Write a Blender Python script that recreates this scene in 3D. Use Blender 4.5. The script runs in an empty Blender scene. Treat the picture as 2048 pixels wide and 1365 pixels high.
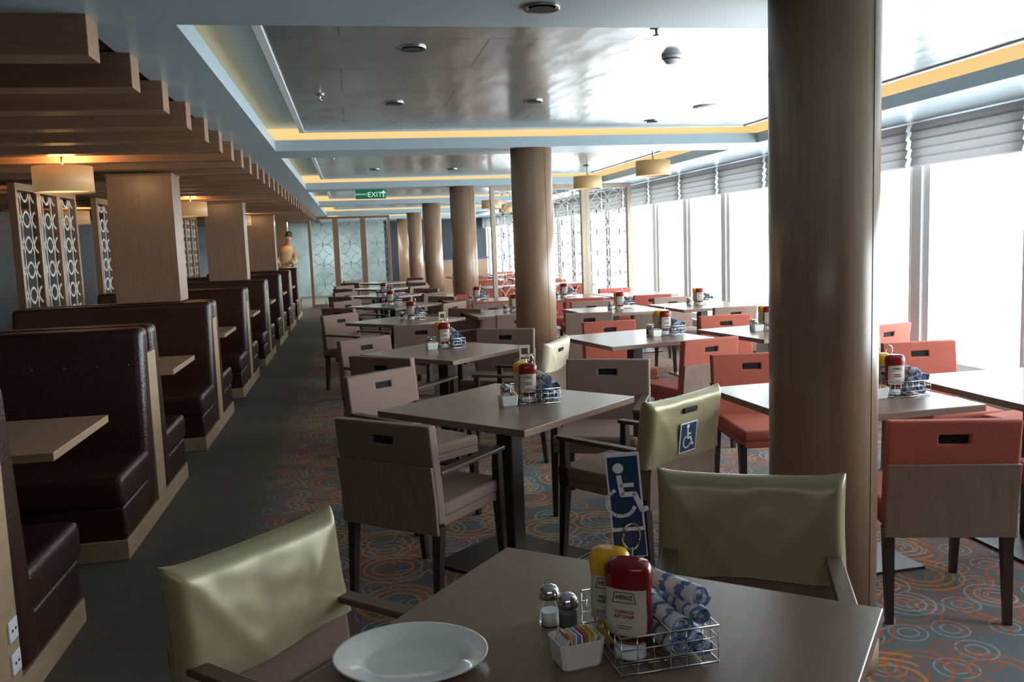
import bpy, bmesh, math, random
from mathutils import Vector, Matrix, noise
random.seed(7)
COL=bpy.context.scene.collection
pi=math.pi
bpy.context.scene.view_settings.view_transform='Standard'
# ------------------------------------------------------------------ materials
def nodes(name):
    m=bpy.data.materials.new(name);m.use_nodes=True
    nt=m.node_tree;b=nt.nodes.get("Principled BSDF");return m,nt,b
def N(nt,t,**k):
    n=nt.nodes.new(t)
    for a,v in k.items():
        if a in n.inputs: n.inputs[a].default_value=v
        else: setattr(n,a,v)
    return n
def c4(c): return (c[0],c[1],c[2],1)
def plain(name,c,rough=.5,metal=0,var=.12,scale=6,bump=0,bscale=60,spec=.5,coat=0):
    m,nt,b=nodes(name);L=nt.links
    tc=N(nt,"ShaderNodeTexCoord");no=N(nt,"ShaderNodeTexNoise");no.inputs["Scale"].default_value=scale;no.inputs["Detail"].default_value=3
    L.new(tc.outputs["Object"],no.inputs["Vector"])
    mx=N(nt,"ShaderNodeMix",data_type="RGBA");L.new(no.outputs["Fac"],mx.inputs[0])
    mx.inputs[6].default_value=c4([x*(1-var) for x in c]);mx.inputs[7].default_value=c4([min(1,x*(1+var)) for x in c])
    L.new(mx.outputs[2],b.inputs["Base Color"])
    b.inputs["Roughness"].default_value=rough;b.inputs["Metallic"].default_value=metal;b.inputs["Specular IOR Level"].default_value=spec
    b.inputs["Coat Weight"].default_value=coat
    if bump:
        n2=N(nt,"ShaderNodeTexNoise");n2.inputs["Scale"].default_value=bscale;L.new(tc.outputs["Object"],n2.inputs["Vector"])
        bp=N(nt,"ShaderNodeBump");bp.inputs["Strength"].default_value=bump;bp.inputs["Distance"].default_value=.01
        L.new(n2.outputs["Fac"],bp.inputs["Height"]);L.new(bp.outputs[0],b.inputs["Normal"])
    return m
def wood(name,c1,c2,stretch=(30,30,1.5),rough=.4,spec=.4,coat=0):
    m,nt,b=nodes(name);L=nt.links
    tc=N(nt,"ShaderNodeTexCoord");mp=N(nt,"ShaderNodeMapping");mp.inputs["Scale"].default_value=stretch
    L.new(tc.outputs["Object"],mp.inputs["Vector"])
    no=N(nt,"ShaderNodeTexNoise");no.inputs["Scale"].default_value=1.6;no.inputs["Detail"].default_value=6;no.inputs["Roughness"].default_value=.6
    L.new(mp.outputs[0],no.inputs["Vector"])
    cr=N(nt,"ShaderNodeValToRGB");cr.color_ramp.elements[0].position=.25;cr.color_ramp.elements[1].position=.75
    cr.color_ramp.elements[0].color=c4(c1);cr.color_ramp.elements[1].color=c4(c2)
    L.new(no.outputs["Fac"],cr.inputs[0]);L.new(cr.outputs[0],b.inputs["Base Color"])
    b.inputs["Roughness"].default_value=rough;b.inputs["Specular IOR Level"].default_value=spec
    b.inputs["Coat Weight"].default_value=coat;b.inputs["Coat Roughness"].default_value=.25
    return m
def emis(name,c,s,base=1.0):
    m,nt,b=nodes(name);b.inputs["Base Color"].default_value=c4([x*base for x in c]);b.inputs["Emission Color"].default_value=c4(c);b.inputs["Emission Strength"].default_value=s
    return m
M={}
M['soffit']=plain('painted_ceiling',(.44,.55,.61),.35,var=.03,scale=1)
M['recess']=plain('recess_white',(.60,.82,.94),.5,var=.03,scale=1)
M['white']=plain('white_paint',(.78,.80,.82),.4,var=.03)
M['frame']=plain('window_frame',(.93,.93,.94),.4,var=.02)
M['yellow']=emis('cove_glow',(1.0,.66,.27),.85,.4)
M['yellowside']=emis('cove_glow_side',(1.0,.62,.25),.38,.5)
M['woodcol']=wood('column_wood',(.25,.148,.090),(.33,.205,.130),(34,34,1.0),.34,coat=.45)
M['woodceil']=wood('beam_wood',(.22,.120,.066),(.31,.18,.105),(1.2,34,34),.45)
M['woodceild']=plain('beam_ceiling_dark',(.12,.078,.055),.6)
M['woodpale']=wood('booth_table_wood',(.33,.215,.135),(.42,.29,.19),(1.5,34,34),.3)
M['woodplinth']=wood('plinth_wood',(.36,.24,.145),(.47,.325,.205),(20,2,20),.4)
M['woodscreen']=wood('screen_wood',(.44,.35,.26),(.58,.48,.38),(20,20,2),.4)
M['tabletop']=wood('table_laminate',(.165,.100,.074),(.220,.140,.104),(2.0,38,10),.28,.55)
M['laminate']=wood('chair_laminate',(.20,.132,.104),(.28,.19,.152),(26,26,2),.35)
M['dark']=plain('dark_metal',(.022,.018,.018),.4)
M['darkwood']=plain('dark_stained_wood',(.036,.023,.020),.35,spec=.5)
M['armwood']=wood('arm_wood',(.08,.050,.038),(.12,.076,.058),(20,2,20),.35)
M['leather']=plain('dark_leather',(.040,.015,.013),.30,var=.3,scale=4,bump=.25,bscale=90)
M['taupe']=plain('taupe_fabric',(.235,.150,.118),.85,bump=.3,bscale=400)
M['red']=plain('red_fabric',(.39,.082,.050),.8,bump=.3,bscale=400)
M['gold']=plain('gold_vinyl',(.33,.28,.155),.33,metal=.15,var=.08,scale=5,bump=.2,bscale=7)
M['cream']=plain('cream_vinyl',(.58,.50,.36),.4,bump=.2,bscale=9)
M['chrome']=plain('chrome',(.6,.6,.6),.15,1,var=.03)
M['china']=plain('white_china',(.80,.79,.76),.12,var=.02,coat=.5)
M['ketchup']=plain('ketchup_red',(.20,.008,.008),.2,var=.1)
M['mustard']=plain('mustard_yellow',(.80,.42,.02),.25,var=.06)
M['label']=plain('label_white',(.60,.55,.47),.5,var=.03)
M['ink']=plain('ink',(.03,.025,.02),.5)
M['inkred']=plain('ink_red',(.35,.03,.03),.5)
M['blue']=plain('sign_blue',(.010,.042,.11),.35,var=.05)
M['signwhite']=plain('sign_white',(.8,.82,.84),.4,var=.02)
M['green']=emis('exit_green',(.0,.13,.06),.35)
M['exitwhite']=emis('exit_white',(.6,.8,.7),.5)
M['shade']=emis('lamp_shade_fabric',(.55,.32,.14),.34)
M['diff']=emis('lamp_diffuser',(1.0,.66,.30),1.4)
M['shade_faint_glow']=emis('faint_glow_lamp_shade_fabric',(.62,.40,.20),.12)  # these lamps are off; a faint glow is put into the fabric
M['lattice']=plain('lattice_metal',(.62,.60,.54),.4)
M['wall']=plain('wall_paint',(.085,.085,.09),.7)
M['walldark']=plain('dark_wall',(.030,.035,.045),.6)
M['teal']=plain('pale_teal_wall',(.30,.37,.37),.5,var=.8,scale=1.2)
M['pepper']=plain('pepper_grain',(.10,.085,.07),.9,var=.5,scale=400)
M['salt']=plain('salt_grain',(.7,.7,.7),.9,var=.1,scale=400)
M['skin']=plain('skin',(.36,.19,.12),.55)
M['hair']=plain('hair_black',(.01,.01,.01),.6)
M['uniform']=plain('dimmed_uniform',(.48,.37,.26),.8)  # white cloth with dim warm light mixed into its colour
M['hole']=plain('dark_slot',(.006,.006,.006),.9)
M['pink']=plain('packet_pink',(.6,.12,.18),.6);M['pyel']=plain('packet_yellow',(.8,.6,.1),.6);M['pblue']=plain('packet_blue',(.15,.3,.6),.6)
def glass():
    m,nt,b=nodes('clear_glass');L=nt.links
    t=N(nt,"ShaderNodeBsdfTransparent");t.inputs[0].default_value=(.95,.98,.98,1)
    g=N(nt,"ShaderNodeBsdfGlossy");g.inputs["Roughness"].default_value=.03
    fr=N(nt,"ShaderNodeLayerWeight");fr.inputs[0].default_value=.25
    ml=N(nt,"ShaderNodeMath",operation='MULTIPLY');ml.inputs[1].default_value=.5;L.new(fr.outputs["Fresnel"],ml.inputs[0])
    mx=N(nt,"ShaderNodeMixShader");L.new(ml.outputs[0],mx.inputs[0]);L.new(t.outputs[0],mx.inputs[1]);L.new(g.outputs[0],mx.inputs[2])
    L.new(mx.outputs[0],nt.nodes["Material Output"].inputs[0]);return m
M['glass']=glass()
def blindmat():
    m,nt,b=nodes('blind_fabric');L=nt.links
    tc=N(nt,"ShaderNodeTexCoord");w=N(nt,"ShaderNodeTexNoise");w.inputs["Scale"].default_value=60;L.new(tc.outputs["Object"],w.inputs["Vector"])
    mx=N(nt,"ShaderNodeMix",data_type="RGBA");L.new(w.outputs["Fac"],mx.inputs[0]);mx.inputs[6].default_value=(.52,.51,.52,1);mx.inputs[7].default_value=(.64,.63,.64,1)
    t=N(nt,"ShaderNodeBsdfTranslucent");t.inputs[0].default_value=(.145,.14,.14,1)
    L.new(mx.outputs[2],b.inputs["Base Color"]);b.inputs["Roughness"].default_value=.9
    ms=N(nt,"ShaderNodeMixShader");ms.inputs[0].default_value=.4;L.new(b.outputs[0],ms.inputs[1]);L.new(t.outputs[0],ms.inputs[2])
    L.new(ms.outputs[0],nt.nodes["Material Output"].inputs[0]);return m
M['blind']=blindmat()
def napkin():
    m,nt,b=nodes('napkin_stripes');L=nt.links
    tc=N(nt,"ShaderNodeTexCoord");w=N(nt,"ShaderNodeTexWave");w.bands_direction='Y';w.inputs["Scale"].default_value=8;w.inputs["Distortion"].default_value=3.0;w.inputs["Detail Scale"].default_value=6
    L.new(tc.outputs["Object"],w.inputs["Vector"])
    cr=N(nt,"ShaderNodeValToRGB");e=cr.color_ramp.elements;e[0].position=.74;e[0].color=(.60,.66,.73,1);e[1].position=.86;e[1].color=(.11,.18,.35,1)
    L.new(w.outputs["Fac"],cr.inputs[0]);L.new(cr.outputs[0],b.inputs["Base Color"]);b.inputs["Roughness"].default_value=.9;return m
M['napkin']=napkin()
def gpanel():
    m,nt,b=nodes('glossy_metal_panel');L=nt.links
    tc=N(nt,"ShaderNodeTexCoord")
    br=N(nt,"ShaderNodeTexBrick");br.offset=.5
    br.inputs["Color1"].default_value=(.55,.62,.64,1);br.inputs["Color2"].default_value=(.51,.58,.60,1);br.inputs["Mortar"].default_value=(.20,.24,.25,1)
    br.inputs["Scale"].default_value=1;br.inputs["Mortar Size"].default_value=.004;br.inputs["Brick Width"].default_value=1.3;br.inputs["Row Height"].default_value=.65
    L.new(tc.outputs["Object"],br.inputs["Vector"]);L.new(br.outputs["Color"],b.inputs["Base Color"])
    b.inputs["Metallic"].default_value=.8;b.inputs["Roughness"].default_value=.22
    mp=N(nt,"ShaderNodeMapping");mp.inputs["Scale"].default_value=(3.0,1.0,1);L.new(tc.outputs["Object"],mp.inputs[0])
    no=N(nt,"ShaderNodeTexNoise");no.inputs["Scale"].default_value=1.4;L.new(mp.outputs[0],no.inputs["Vector"])
    bp=N(nt,"ShaderNodeBump");bp.inputs["Strength"].default_value=.35;bp.inputs["Distance"].default_value=.03;L.new(no.outputs["Fac"],bp.inputs["Height"]);L.new(bp.outputs[0],b.inputs["Normal"])
    return m
M['gpanel']=gpanel()
def carpet():
    m,nt,b=nodes('ring_carpet');L=nt.links
    tc=N(nt,"ShaderNodeTexCoord")
    nz=N(nt,"ShaderNodeTexNoise");nz.inputs["Scale"].default_value=2.2;L.new(tc.outputs["Object"],nz.inputs["Vector"])
    sc=N(nt,"ShaderNodeVectorMath",operation='SCALE');sc.inputs["Scale"].default_value=.06;L.new(nz.outputs["Color"],sc.inputs[0])
    ad=N(nt,"ShaderNodeVectorMath",operation='ADD');L.new(tc.outputs["Object"],ad.inputs[0]);L.new(sc.outputs[0],ad.inputs[1])
    fine=N(nt,"ShaderNodeTexNoise");fine.inputs["Scale"].default_value=260;L.new(tc.outputs["Object"],fine.inputs["Vector"])
    base=N(nt,"ShaderNodeMix",data_type='RGBA');base.inputs[6].default_value=(.076,.083,.086,1);base.inputs[7].default_value=(.175,.186,.188,1);L.new(fine.outputs["Fac"],base.inputs[0])
    cur=base.outputs[2]
    def layer(scale,off,colr,freq,width,R,thr,cur,rmin=.14):
        mp=N(nt,"ShaderNodeMapping");mp.inputs["Location"].default_value=off;L.new(ad.outputs[0],mp.inputs[0])
        v=N(nt,"ShaderNodeTexVoronoi",voronoi_dimensions='2D');v.inputs["Scale"].default_value=scale;v.inputs["Randomness"].default_value=.55;L.new(mp.outputs[0],v.inputs["Vector"])
        f=N(nt,"ShaderNodeMath",operation='MULTIPLY');f.inputs[1].default_value=freq;L.new(v.outputs["Distance"],f.inputs[0])
        fr=N(nt,"ShaderNodeMath",operation='FRACT');L.new(f.outputs[0],fr.inputs[0])
        lt=N(nt,"ShaderNodeMath",operation='LESS_THAN');lt.inputs[1].default_value=width;L.new(fr.outputs[0],lt.inputs[0])
        ins=N(nt,"ShaderNodeMath",operation='LESS_THAN');ins.inputs[1].default_value=R;L.new(v.outputs["Distance"],ins.inputs[0])
        out=N(nt,"ShaderNodeMath",operation='GREATER_THAN');out.inputs[1].default_value=rmin;L.new(v.outputs["Distance"],out.inputs[0])
        sp=N(nt,"ShaderNodeSeparateColor");L.new(v.outputs["Color"],sp.inputs[0])
        th=N(nt,"ShaderNodeMath",operation='GREATER_THAN');th.inputs[1].default_value=thr;L.new(sp.outputs[0],th.inputs[0])
        prev=lt.outputs[0]
        for q in (ins,out,th):
            a=N(nt,"ShaderNodeMath",operation='MULTIPLY');L.new(prev,a.inputs[0]);L.new(q.outputs[0],a.inputs[1]);prev=a.outputs[0]
        a=N(nt,"ShaderNodeMath",operation='MULTIPLY');L.new(prev,a.inputs[0]);a.inputs[1].default_value=.78
        mx=N(nt,"ShaderNodeMix",data_type='RGBA');L.new(a.outputs[0],mx.inputs[0]);L.new(cur,mx.inputs[6]);mx.inputs[7].default_value=c4(colr)
        return mx.outputs[2]
    cur=layer(5.2,(3.1,1.7,0),(.28,.30,.30),6,.26,.48,.30,cur)
    cur=layer(4.0,(1.3,9.2,0),(.36,.085,.045),7,.30,.48,.40,cur)
    cur=layer(3.0,(.3,5.2,0),(.40,.12,.05),8,.32,.50,.25,cur,.20)
    cur=layer(3.4,(4.4,.6,0),(.32,.34,.33),8,.24,.46,.35,cur)
    cur=layer(2.6,(7.3,2.2,0),(.52,.23,.055),9,.32,.50,.20,cur,.20)
    sx=N(nt,"ShaderNodeSeparateXYZ");L.new(tc.outputs["Object"],sx.inputs[0])
    g=N(nt,"ShaderNodeMath",operation='MULTIPLY_ADD');g.inputs[1].default_value=3.0;g.inputs[2].default_value=2.2;L.new(sx.outputs[0],g.inputs[0]);g.use_clamp=True
    g2=N(nt,"ShaderNodeMath",operation='MAXIMUM');g2.inputs[1].default_value=.05;L.new(g.outputs[0],g2.inputs[0])
    pl=N(nt,"ShaderNodeMix",data_type='RGBA');pl.inputs[6].default_value=(.076,.068,.058,1);pl.inputs[7].default_value=(.138,.125,.105,1);L.new(fine.outputs["Fac"],pl.inputs[0])
    fin=N(nt,"ShaderNodeMix",data_type='RGBA');L.new(g2.outputs[0],fin.inputs[0]);L.new(pl.outputs[2],fin.inputs[6]);L.new(cur,fin.inputs[7])
    L.new(fin.outputs[2],b.inputs["Base Color"]);b.inputs["Roughness"].default_value=.95;b.inputs["Specular IOR Level"].default_value=.15
    bp=N(nt,"ShaderNodeBump");bp.inputs["Strength"].default_value=.4;bp.inputs["Distance"].default_value=.005;L.new(fine.outputs["Fac"],bp.inputs["Height"]);L.new(bp.outputs[0],b.inputs["Normal"])
    return m
M['carpet']=carpet()
# ------------------------------------------------------------------ mesh helpers
class B:
    def __init__(s): s.bm=bmesh.new();s.mats=[]
    def mi(s,k):
        if k not in s.mats: s.mats.append(k)
        return s.mats.index(k)
    def box(s,lo,hi,mat,bevel=0,seg=2,mtx=None):
        vs=[s.bm.verts.new((x,y,z)) for x in (lo[0],hi[0]) for y in (lo[1],hi[1]) for z in (lo[2],hi[2])]
        idx=[(0,1,3,2),(4,6,7,5),(0,4,5,1),(2,3,7,6),(0,2,6,4),(1,5,7,3)]
        fs=[s.bm.faces.new([vs[i] for i in f]) for f in idx]
        k=s.mi(mat)
        for f in fs: f.material_index=k
        if mtx is not None: bmesh.ops.transform(s.bm,matrix=mtx,verts=vs)
        if bevel:
            es=list({e for f in fs for e in f.edges})
            r=bmesh.ops.bevel(s.bm,geom=es,offset=bevel,segments=seg,profile=.6,affect='EDGES')
            for f in r['faces']: f.material_index=k;f.smooth=True
        return s
    def lathe(s,prof,mat,seg=24,c=(0,0,0),sx=1,sy=1,power=2,smooth=True,a0=0,a1=2*pi):
        k=s.mi(mat);rings=[];full=abs(a1-a0-2*pi)<1e-6
        n=seg if full else seg+1
        for r,z in prof:
            ring=[]
            for i in range(n):
                a=a0+(a1-a0)*i/seg;ca,sa=math.cos(a),math.sin(a)
                if power!=2:
                    q=(abs(ca)**power+abs(sa)**power)**(-1/power);ca*=q;sa*=q
                ring.append(s.bm.verts.new((c[0]+r*ca*sx,c[1]+r*sa*sy,c[2]+z)))
            rings.append(ring)
        for a,b in zip(rings[:-1],rings[1:]):
            for i in range(n if full else n-1):
                j=(i+1)%n
                f=s.bm.faces.new([a[i],a[j],b[j],b[i]]);f.material_index=k;f.smooth=smooth
        if full:
            for ring,rv in ((rings[0],True),(rings[-1],False)):
                f=s.bm.faces.new(ring[::-1] if rv else ring);f.material_index=k
        return s
    def tube(s,pts,r,mat,seg=6,closed=False):
        k=s.mi(mat);pts=[Vector(p) for p in pts];n=len(pts);rings=[]
        for i,p in enumerate(pts):
            if closed: d=(pts[(i+1)%n]-pts[i-1])
            else: d=pts[min(i+1,n-1)]-pts[max(i-1,0)]
            d.normalize();up=Vector((0,0,1)) if abs(d.z)<.9 else Vector((1,0,0))
            a=d.cross(up).normalized();b=d.cross(a)
            rings.append([s.bm.verts.new(p+a*r*math.cos(2*pi*j/seg)+b*r*math.sin(2*pi*j/seg)) for j in range(seg)])
        m=n if closed else n-1
        for i in range(m):
            A,Bb=rings[i],rings[(i+1)%n]
            for j in range(seg):
                f=s.bm.faces.new([A[j],A[(j+1)%seg],Bb[(j+1)%seg],Bb[j]]);f.material_index=k;f.smooth=True
        if not closed:
            for rr in (rings[0],rings[-1]):
                f=s.bm.faces.new(rr);f.material_index=k
        return s
    def poly(s,pts,mat,th=0,axis=Vector((0,-1,0))):
        k=s.mi(mat);a=[s.bm.verts.new(Vector(p)) for p in pts]
        f=s.bm.faces.new(a);f.material_index=k
        if th:
            b=[s.bm.verts.new(Vector(p)+axis*th) for p in pts]
            f=s.bm.faces.new(b[::-1]);f.material_index=k
            n=len(a)
            for i in range(n):
                f=s.bm.faces.new([a[i],b[i],b[(i+1)%n],a[(i+1)%n]]);f.material_index=k
        return s
    def stroke(s,pts,w,mat,th,y=0):
        for (x0,z0),(x1,z1) in zip(pts[:-1],pts[1:]):
            d=Vector((x1-x0,z1-z0))
            if d.length==0: continue
            d.normalize();n=Vector((-d.y,d.x))*w/2;e=d*w*.25
            s.poly([(x0-e.x+n.x,y,z0-e.y+n.y),(x0-e.x-n.x,y,z0-e.y-n.y),(x1+e.x-n.x,y,z1+e.y-n.y),(x1+e.x+n.x,y,z1+e.y+n.y)],mat,th)
        return s
    def obj(s,name,parent=None,loc=(0,0,0),rot=(0,0,0)):
        bmesh.ops.recalc_face_normals(s.bm,faces=s.bm.faces)
        me=bpy.data.meshes.new(name);s.bm.to_mesh(me);s.bm.free()
        for k in s.mats: me.materials.append(M[k])
        o=bpy.data.objects.new(name,me);COL.objects.link(o)
        o.location=loc;o.rotation_euler=rot
        if parent: o.parent=parent
        return o
def empty(name,loc=(0,0,0),rz=0):
    o=bpy.data.objects.new(name,None);o.empty_display_size=.1;COL.objects.link(o);o.location=loc;o.rotation_euler=(0,0,rz);return o
def tag(o,label,cat,group=None):
    o["label"]=label;o["category"]=cat
    if group:o["group"]=group
    return o
def struct(o): o["kind"]="structure";return o
def dup(root,loc,rz,label=None,group=None):
    def cp(o,par):
        n=o.copy();COL.objects.link(n)
        if par: n.parent=par
        for ch in o.children: cp(ch,n)
        return n
    n=cp(root,None);n.location=loc;n.rotation_euler=(0,0,rz)
    if label:n["label"]=label
    if group:n["group"]=group
    return n
def textmesh(body,size,mat,name,parent,loc,rot,ext=.0006,align='CENTER'):
    cu=bpy.data.curves.new(name,'FONT');cu.body=body;cu.size=size;cu.extrude=ext;cu.align_x=align;cu.align_y='CENTER'
    t=bpy.data.objects.new("tmp",cu);COL.objects.link(t);bpy.context.view_layer.update()
    me=bpy.data.meshes.new_from_object(t.evaluated_get(bpy.context.evaluated_depsgraph_get()))
    bpy.data.objects.remove(t);me.materials.clear();me.materials.append(M[mat])
    o=bpy.data.objects.new(name,me);COL.objects.link(o);o.location=loc;o.rotation_euler=rot
    if parent:o.parent=parent
    return o
# ------------------------------------------------------------------ room shell
CZ=2.27;XW=4.3;Y0=-1.6;Y1=28.0;XL=-4.6
b=B();b.box((XL-.1,Y0-.1,-.1),(XW+.2,Y1+.1,0),'carpet');struct(b.obj("floor"))
trays=[(3.21,7.22)]+[(7.78+4.72*k,11.94+4.72*k) for k in range(3)]+[(21.94,26.1)]
TXL,TXR=-.54,3.53
b=B()
b.box((-.84,Y0,CZ),(TXL,Y1,CZ+.06),'soffit');b.box((TXR,Y0,CZ),(XW+.1,Y1,CZ+.06),'soffit')
b.box((XL,Y0,CZ),(-.84,3.09,CZ+.06),'soffit')
prev=Y0
for a,c in trays:
    b.box((TXL,prev,CZ),(TXR,a,CZ+.06),'soffit');prev=c
b.box((TXL,prev,CZ),(TXR,Y1,CZ+.06),'soffit')
for a,c in trays:
    b.box((TXL-.08,a-.08,CZ+.18),(TXR+.08,c+.08,CZ+.22),'recess')
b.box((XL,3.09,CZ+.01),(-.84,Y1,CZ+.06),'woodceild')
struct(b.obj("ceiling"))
b=B()
for i,(a,c) in enumerate(trays):
    z0=CZ+.115
    b.box((-.31,a+.22,z0),(3.28,c-.30,z0+.02),'gpanel')
struct(b.obj("ceiling"))
n=1
for a,c in trays:
    z0=CZ+.105
    b=B()
    for lo,hi in (((-.335,a+.195,z0),(-.30,c-.275,z0+.035)),((3.27,a+.195,z0),(3.305,c-.275,z0+.035)),((-.335,c-.30,z0),(3.305,c-.275,z0+.035)),((-.335,a+.195,z0),(3.305,a+.22,z0+.035))):
        b.box(lo,hi,'white')
    struct(b.obj("trim_%d"%n));n+=1
    b=B();z0=CZ+.06;z1=CZ+.18;s=.06
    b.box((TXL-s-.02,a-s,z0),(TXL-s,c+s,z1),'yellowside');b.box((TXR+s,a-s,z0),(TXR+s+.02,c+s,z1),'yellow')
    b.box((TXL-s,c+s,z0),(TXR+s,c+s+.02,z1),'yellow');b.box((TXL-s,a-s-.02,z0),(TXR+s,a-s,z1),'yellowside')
    w=.012;zz=CZ+.085
    b.box((TXL-w,a-w,CZ+.06),(TXL,c+w,zz),'soffit');b.box((TXR,a-w,CZ+.06),(TXR+w,c+w,zz),'soffit');b.box((TXL,c,CZ+.06),(TXR,c+w,zz),'soffit');b.box((TXL,a-w,CZ+.06),(TXR,a,zz),'soffit')
    struct(b.obj("trim_%d"%n));n+=1
b=B();b.box((XL-.1,Y0,0),(XL,Y1,CZ+.3),'wall');struct(b.obj("wall_left"))
b=B();b.box((XL-.1,Y0-.1,0),(XW+.1,Y0,CZ+.3),'wall');struct(b.obj("wall_back"))
b=B();b.box((1.05,Y1,0),(XW+.1,Y1+.1,CZ+.3),'walldark');b.box((XL-.1,Y1,0),(1.05,Y1+.1,CZ+.3),'teal');struct(b.obj("wall_front"))
P=1.18;YW=6.06-P*4
b=B();b.box((XW,Y0,0),(XW+.12,Y1,.40),'white');b.box((XW,Y0,CZ-.05),(XW+.12,Y1,CZ+.3),'frame');b.box((XW,Y0,.40),(XW+.12,YW-.045,CZ-.05),'white');struct(b.obj("wall_right"))  # solid stretch before the windows is out of view, added to cut frontal light
b=B();b.box((XW-.10,Y0,.40),(XW+.12,Y1,.43),'white',.006);struct(b.obj("trim_%d"%n));n+=1
k=0;y=YW
while y<Y1-.3:
    ye=min(y+P,Y1);b=B()
    b.box((XW-.04,y-.06,.43),(XW+.06,y+.06,CZ-.0),'frame',.008)
    b.box((XW-.01,y+.06,.43),(XW+.03,y+.12,CZ-.05),'frame');b.box((XW-.01,ye-.12,.43),(XW+.03,ye-.06,CZ-.05),'frame')
    b.box((XW-.01,y+.12,.43),(XW+.03,ye-.12,.49),'frame');b.box((XW-.01,y+.12,CZ-.11),(XW+.03,ye-.12,CZ-.05),'frame')
    b.box((XW+.01,y+.12,.49),(XW+.014,ye-.12,CZ-.11),'glass')
    k+=1;struct(b.obj("window_%d"%k))
    if y>2.5:
        bb=B();m=bb.mi('blind');nz=30;ny=10;grid=[]
        for i in range(nz+1):
            t=i/nz;row=[]
            for j in range(ny+1):
                q=j/ny;zz=CZ-.01-.32*t-.004*math.sin(q*pi)*t
                fold=(t*5)%1.0
                xx=XW-.10-.022*fold-.003*math.sin(q*13+t*8+y)
                row.append(bb.bm.verts.new((xx,y+.025+(ye-y-.05)*q,zz)))
            grid.append(row)
        for i in range(nz):
            for j in range(ny):
                f=bb.bm.faces.new([grid[i][j],grid[i][j+1],grid[i+1][j+1],grid[i+1][j]]);f.material_index=m
        o=bb.obj("roman_blind")
        tag(o,"pale grey pleated roman blind raised above a tall window","blind","roman blinds along the windows")
    y+=P
# ------------------------------------------------------------------ round columns
def column(yc):
    e=empty("round_column",(1.555,yc,0))
    b=B();b.lathe([(.176,0.09),(.176,CZ)],'woodcol',64);b.obj("column_shaft",e)
    b=B()
    for a in (math.radians(-62),math.radians(118)):
        c,s_=math.cos(a),math.sin(a)
        b.box((-.001,-.001,.1),(.001,.001,CZ),'ink',mtx=Matrix.Translation((c*.1763,s_*.1763,0)))
    b.obj("seam",e)
    b=B();b.lathe([(.186,0),(.186,.085),(.178,.09)],'woodplinth',64);b.obj("base_ring",e)
    return tag(e,"round floor-to-ceiling column clad in brown wood veneer","column","row of wooden columns")
for i in range(6): column(2.70+4.72*i)
for i in range(3):
    yc=7.56+4.74*i;e=empty("square_pillar",(-1.65,yc+.15,1.105))
    b=B();b.box((-.25,-.17,0),(.25,.17,1.045),'woodcol',.004);b.obj("pillar_shaft",e)
    b=B();b.box((-.256,-.176,1.025),(.256,.176,1.045),'woodceil',.003);b.obj("pillar_cap",e)
    tag(e,"square wood-clad pillar rising between booth benches","pillar","square wooden pillars")
b=B();b.box((-2.15,21.9,0),(-1.50,22.3,2.15),'woodcol');e=b.obj("square_pillar");tag(e,"square wood-clad pillar beside the glass partition","pillar")
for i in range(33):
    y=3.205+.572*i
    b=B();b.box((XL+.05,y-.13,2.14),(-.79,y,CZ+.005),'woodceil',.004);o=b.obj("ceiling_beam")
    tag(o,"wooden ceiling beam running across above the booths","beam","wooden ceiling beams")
# ------------------------------------------------------------------ booths
XA,XB=-2.66,-1.17
def booth():
    e=empty("booth_bench")
    b=B();b.box((XA,-.80,0),(XB+.005,.80,.10),'woodplinth',.003);b.obj("plinth",e)
    b=B();b.box((XA,-.10,.1),(XB+.01,.10,.95),'woodplinth',.004);b.obj("divider_panel",e)
    for s in (-1,1):
        b=B();y0,y1=sorted((s*.20,s*.79));b.box((XA,y0,.1),(XB,y1,.27),'leather',.015);b.obj("seat_base",e)
        b=B();y0,y1=sorted((s*.22,s*.82));b.box((XA,y0,.27),(XB+.01,y1,.43),'leather',.045,4);b.obj("seat_cushion",e)
        sh=Matrix(((1,0,0,0),(0,1,-s*.10,s*.045),(0,0,1,0),(0,0,0,1)))
        b=B();y0,y1=sorted((s*.10,s*.26));b.box((XA,y0,.1),(XB+.01,y1,1.10),'leather',.045,4,mtx=sh)
        for q in range(9):
            x=XA+.1+q*.165
            mt=Matrix.Translation((x,s*(.26)+s*.045-s*.1*.9,.90))@Matrix.Diagonal((1,.5,1,1))
            bmesh.ops.create_uvsphere(b.bm,u_segments=8,v_segments=6,radius=.009,matrix=mt)
        b.box((XA+.03,min(s*.262,s*.266)+s*.045-s*.09,.895),(XB-.03,max(s*.262,s*.266)+s*.045-s*.09,.90),'ink')
        b.obj("backrest",e)
    return tag(e,"dark brown leather back-to-back booth bench on wood plinth","booth","row of leather booths")
bench=booth();bench.location=(0,2.93,0)
for i in range(7): dup(bench,(0,5.25+2.37*i,0),0)
e=empty("booth_table",(0,3.97,0))
b=B();b.box((XA,-.39,.715),(-1.18,.39,.75),'woodpale',.003);b.obj("table_top",e)
b=B();b.lathe([(.04,.02),(.04,.715)],'dark',20,c=(-1.95,0,0));b.obj("pedestal",e)
b=B();b.lathe([(.25,0),(.25,.012),(.05,.03)],'dark',32,c=(-1.95,0,0));b.obj("base_plate",e)
tag(e,"pale wood booth table with slim edge between benches","table","booth tables")
for i in range(1,7): dup(e,(0,3.94+2.37*i,0),0)
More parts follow.
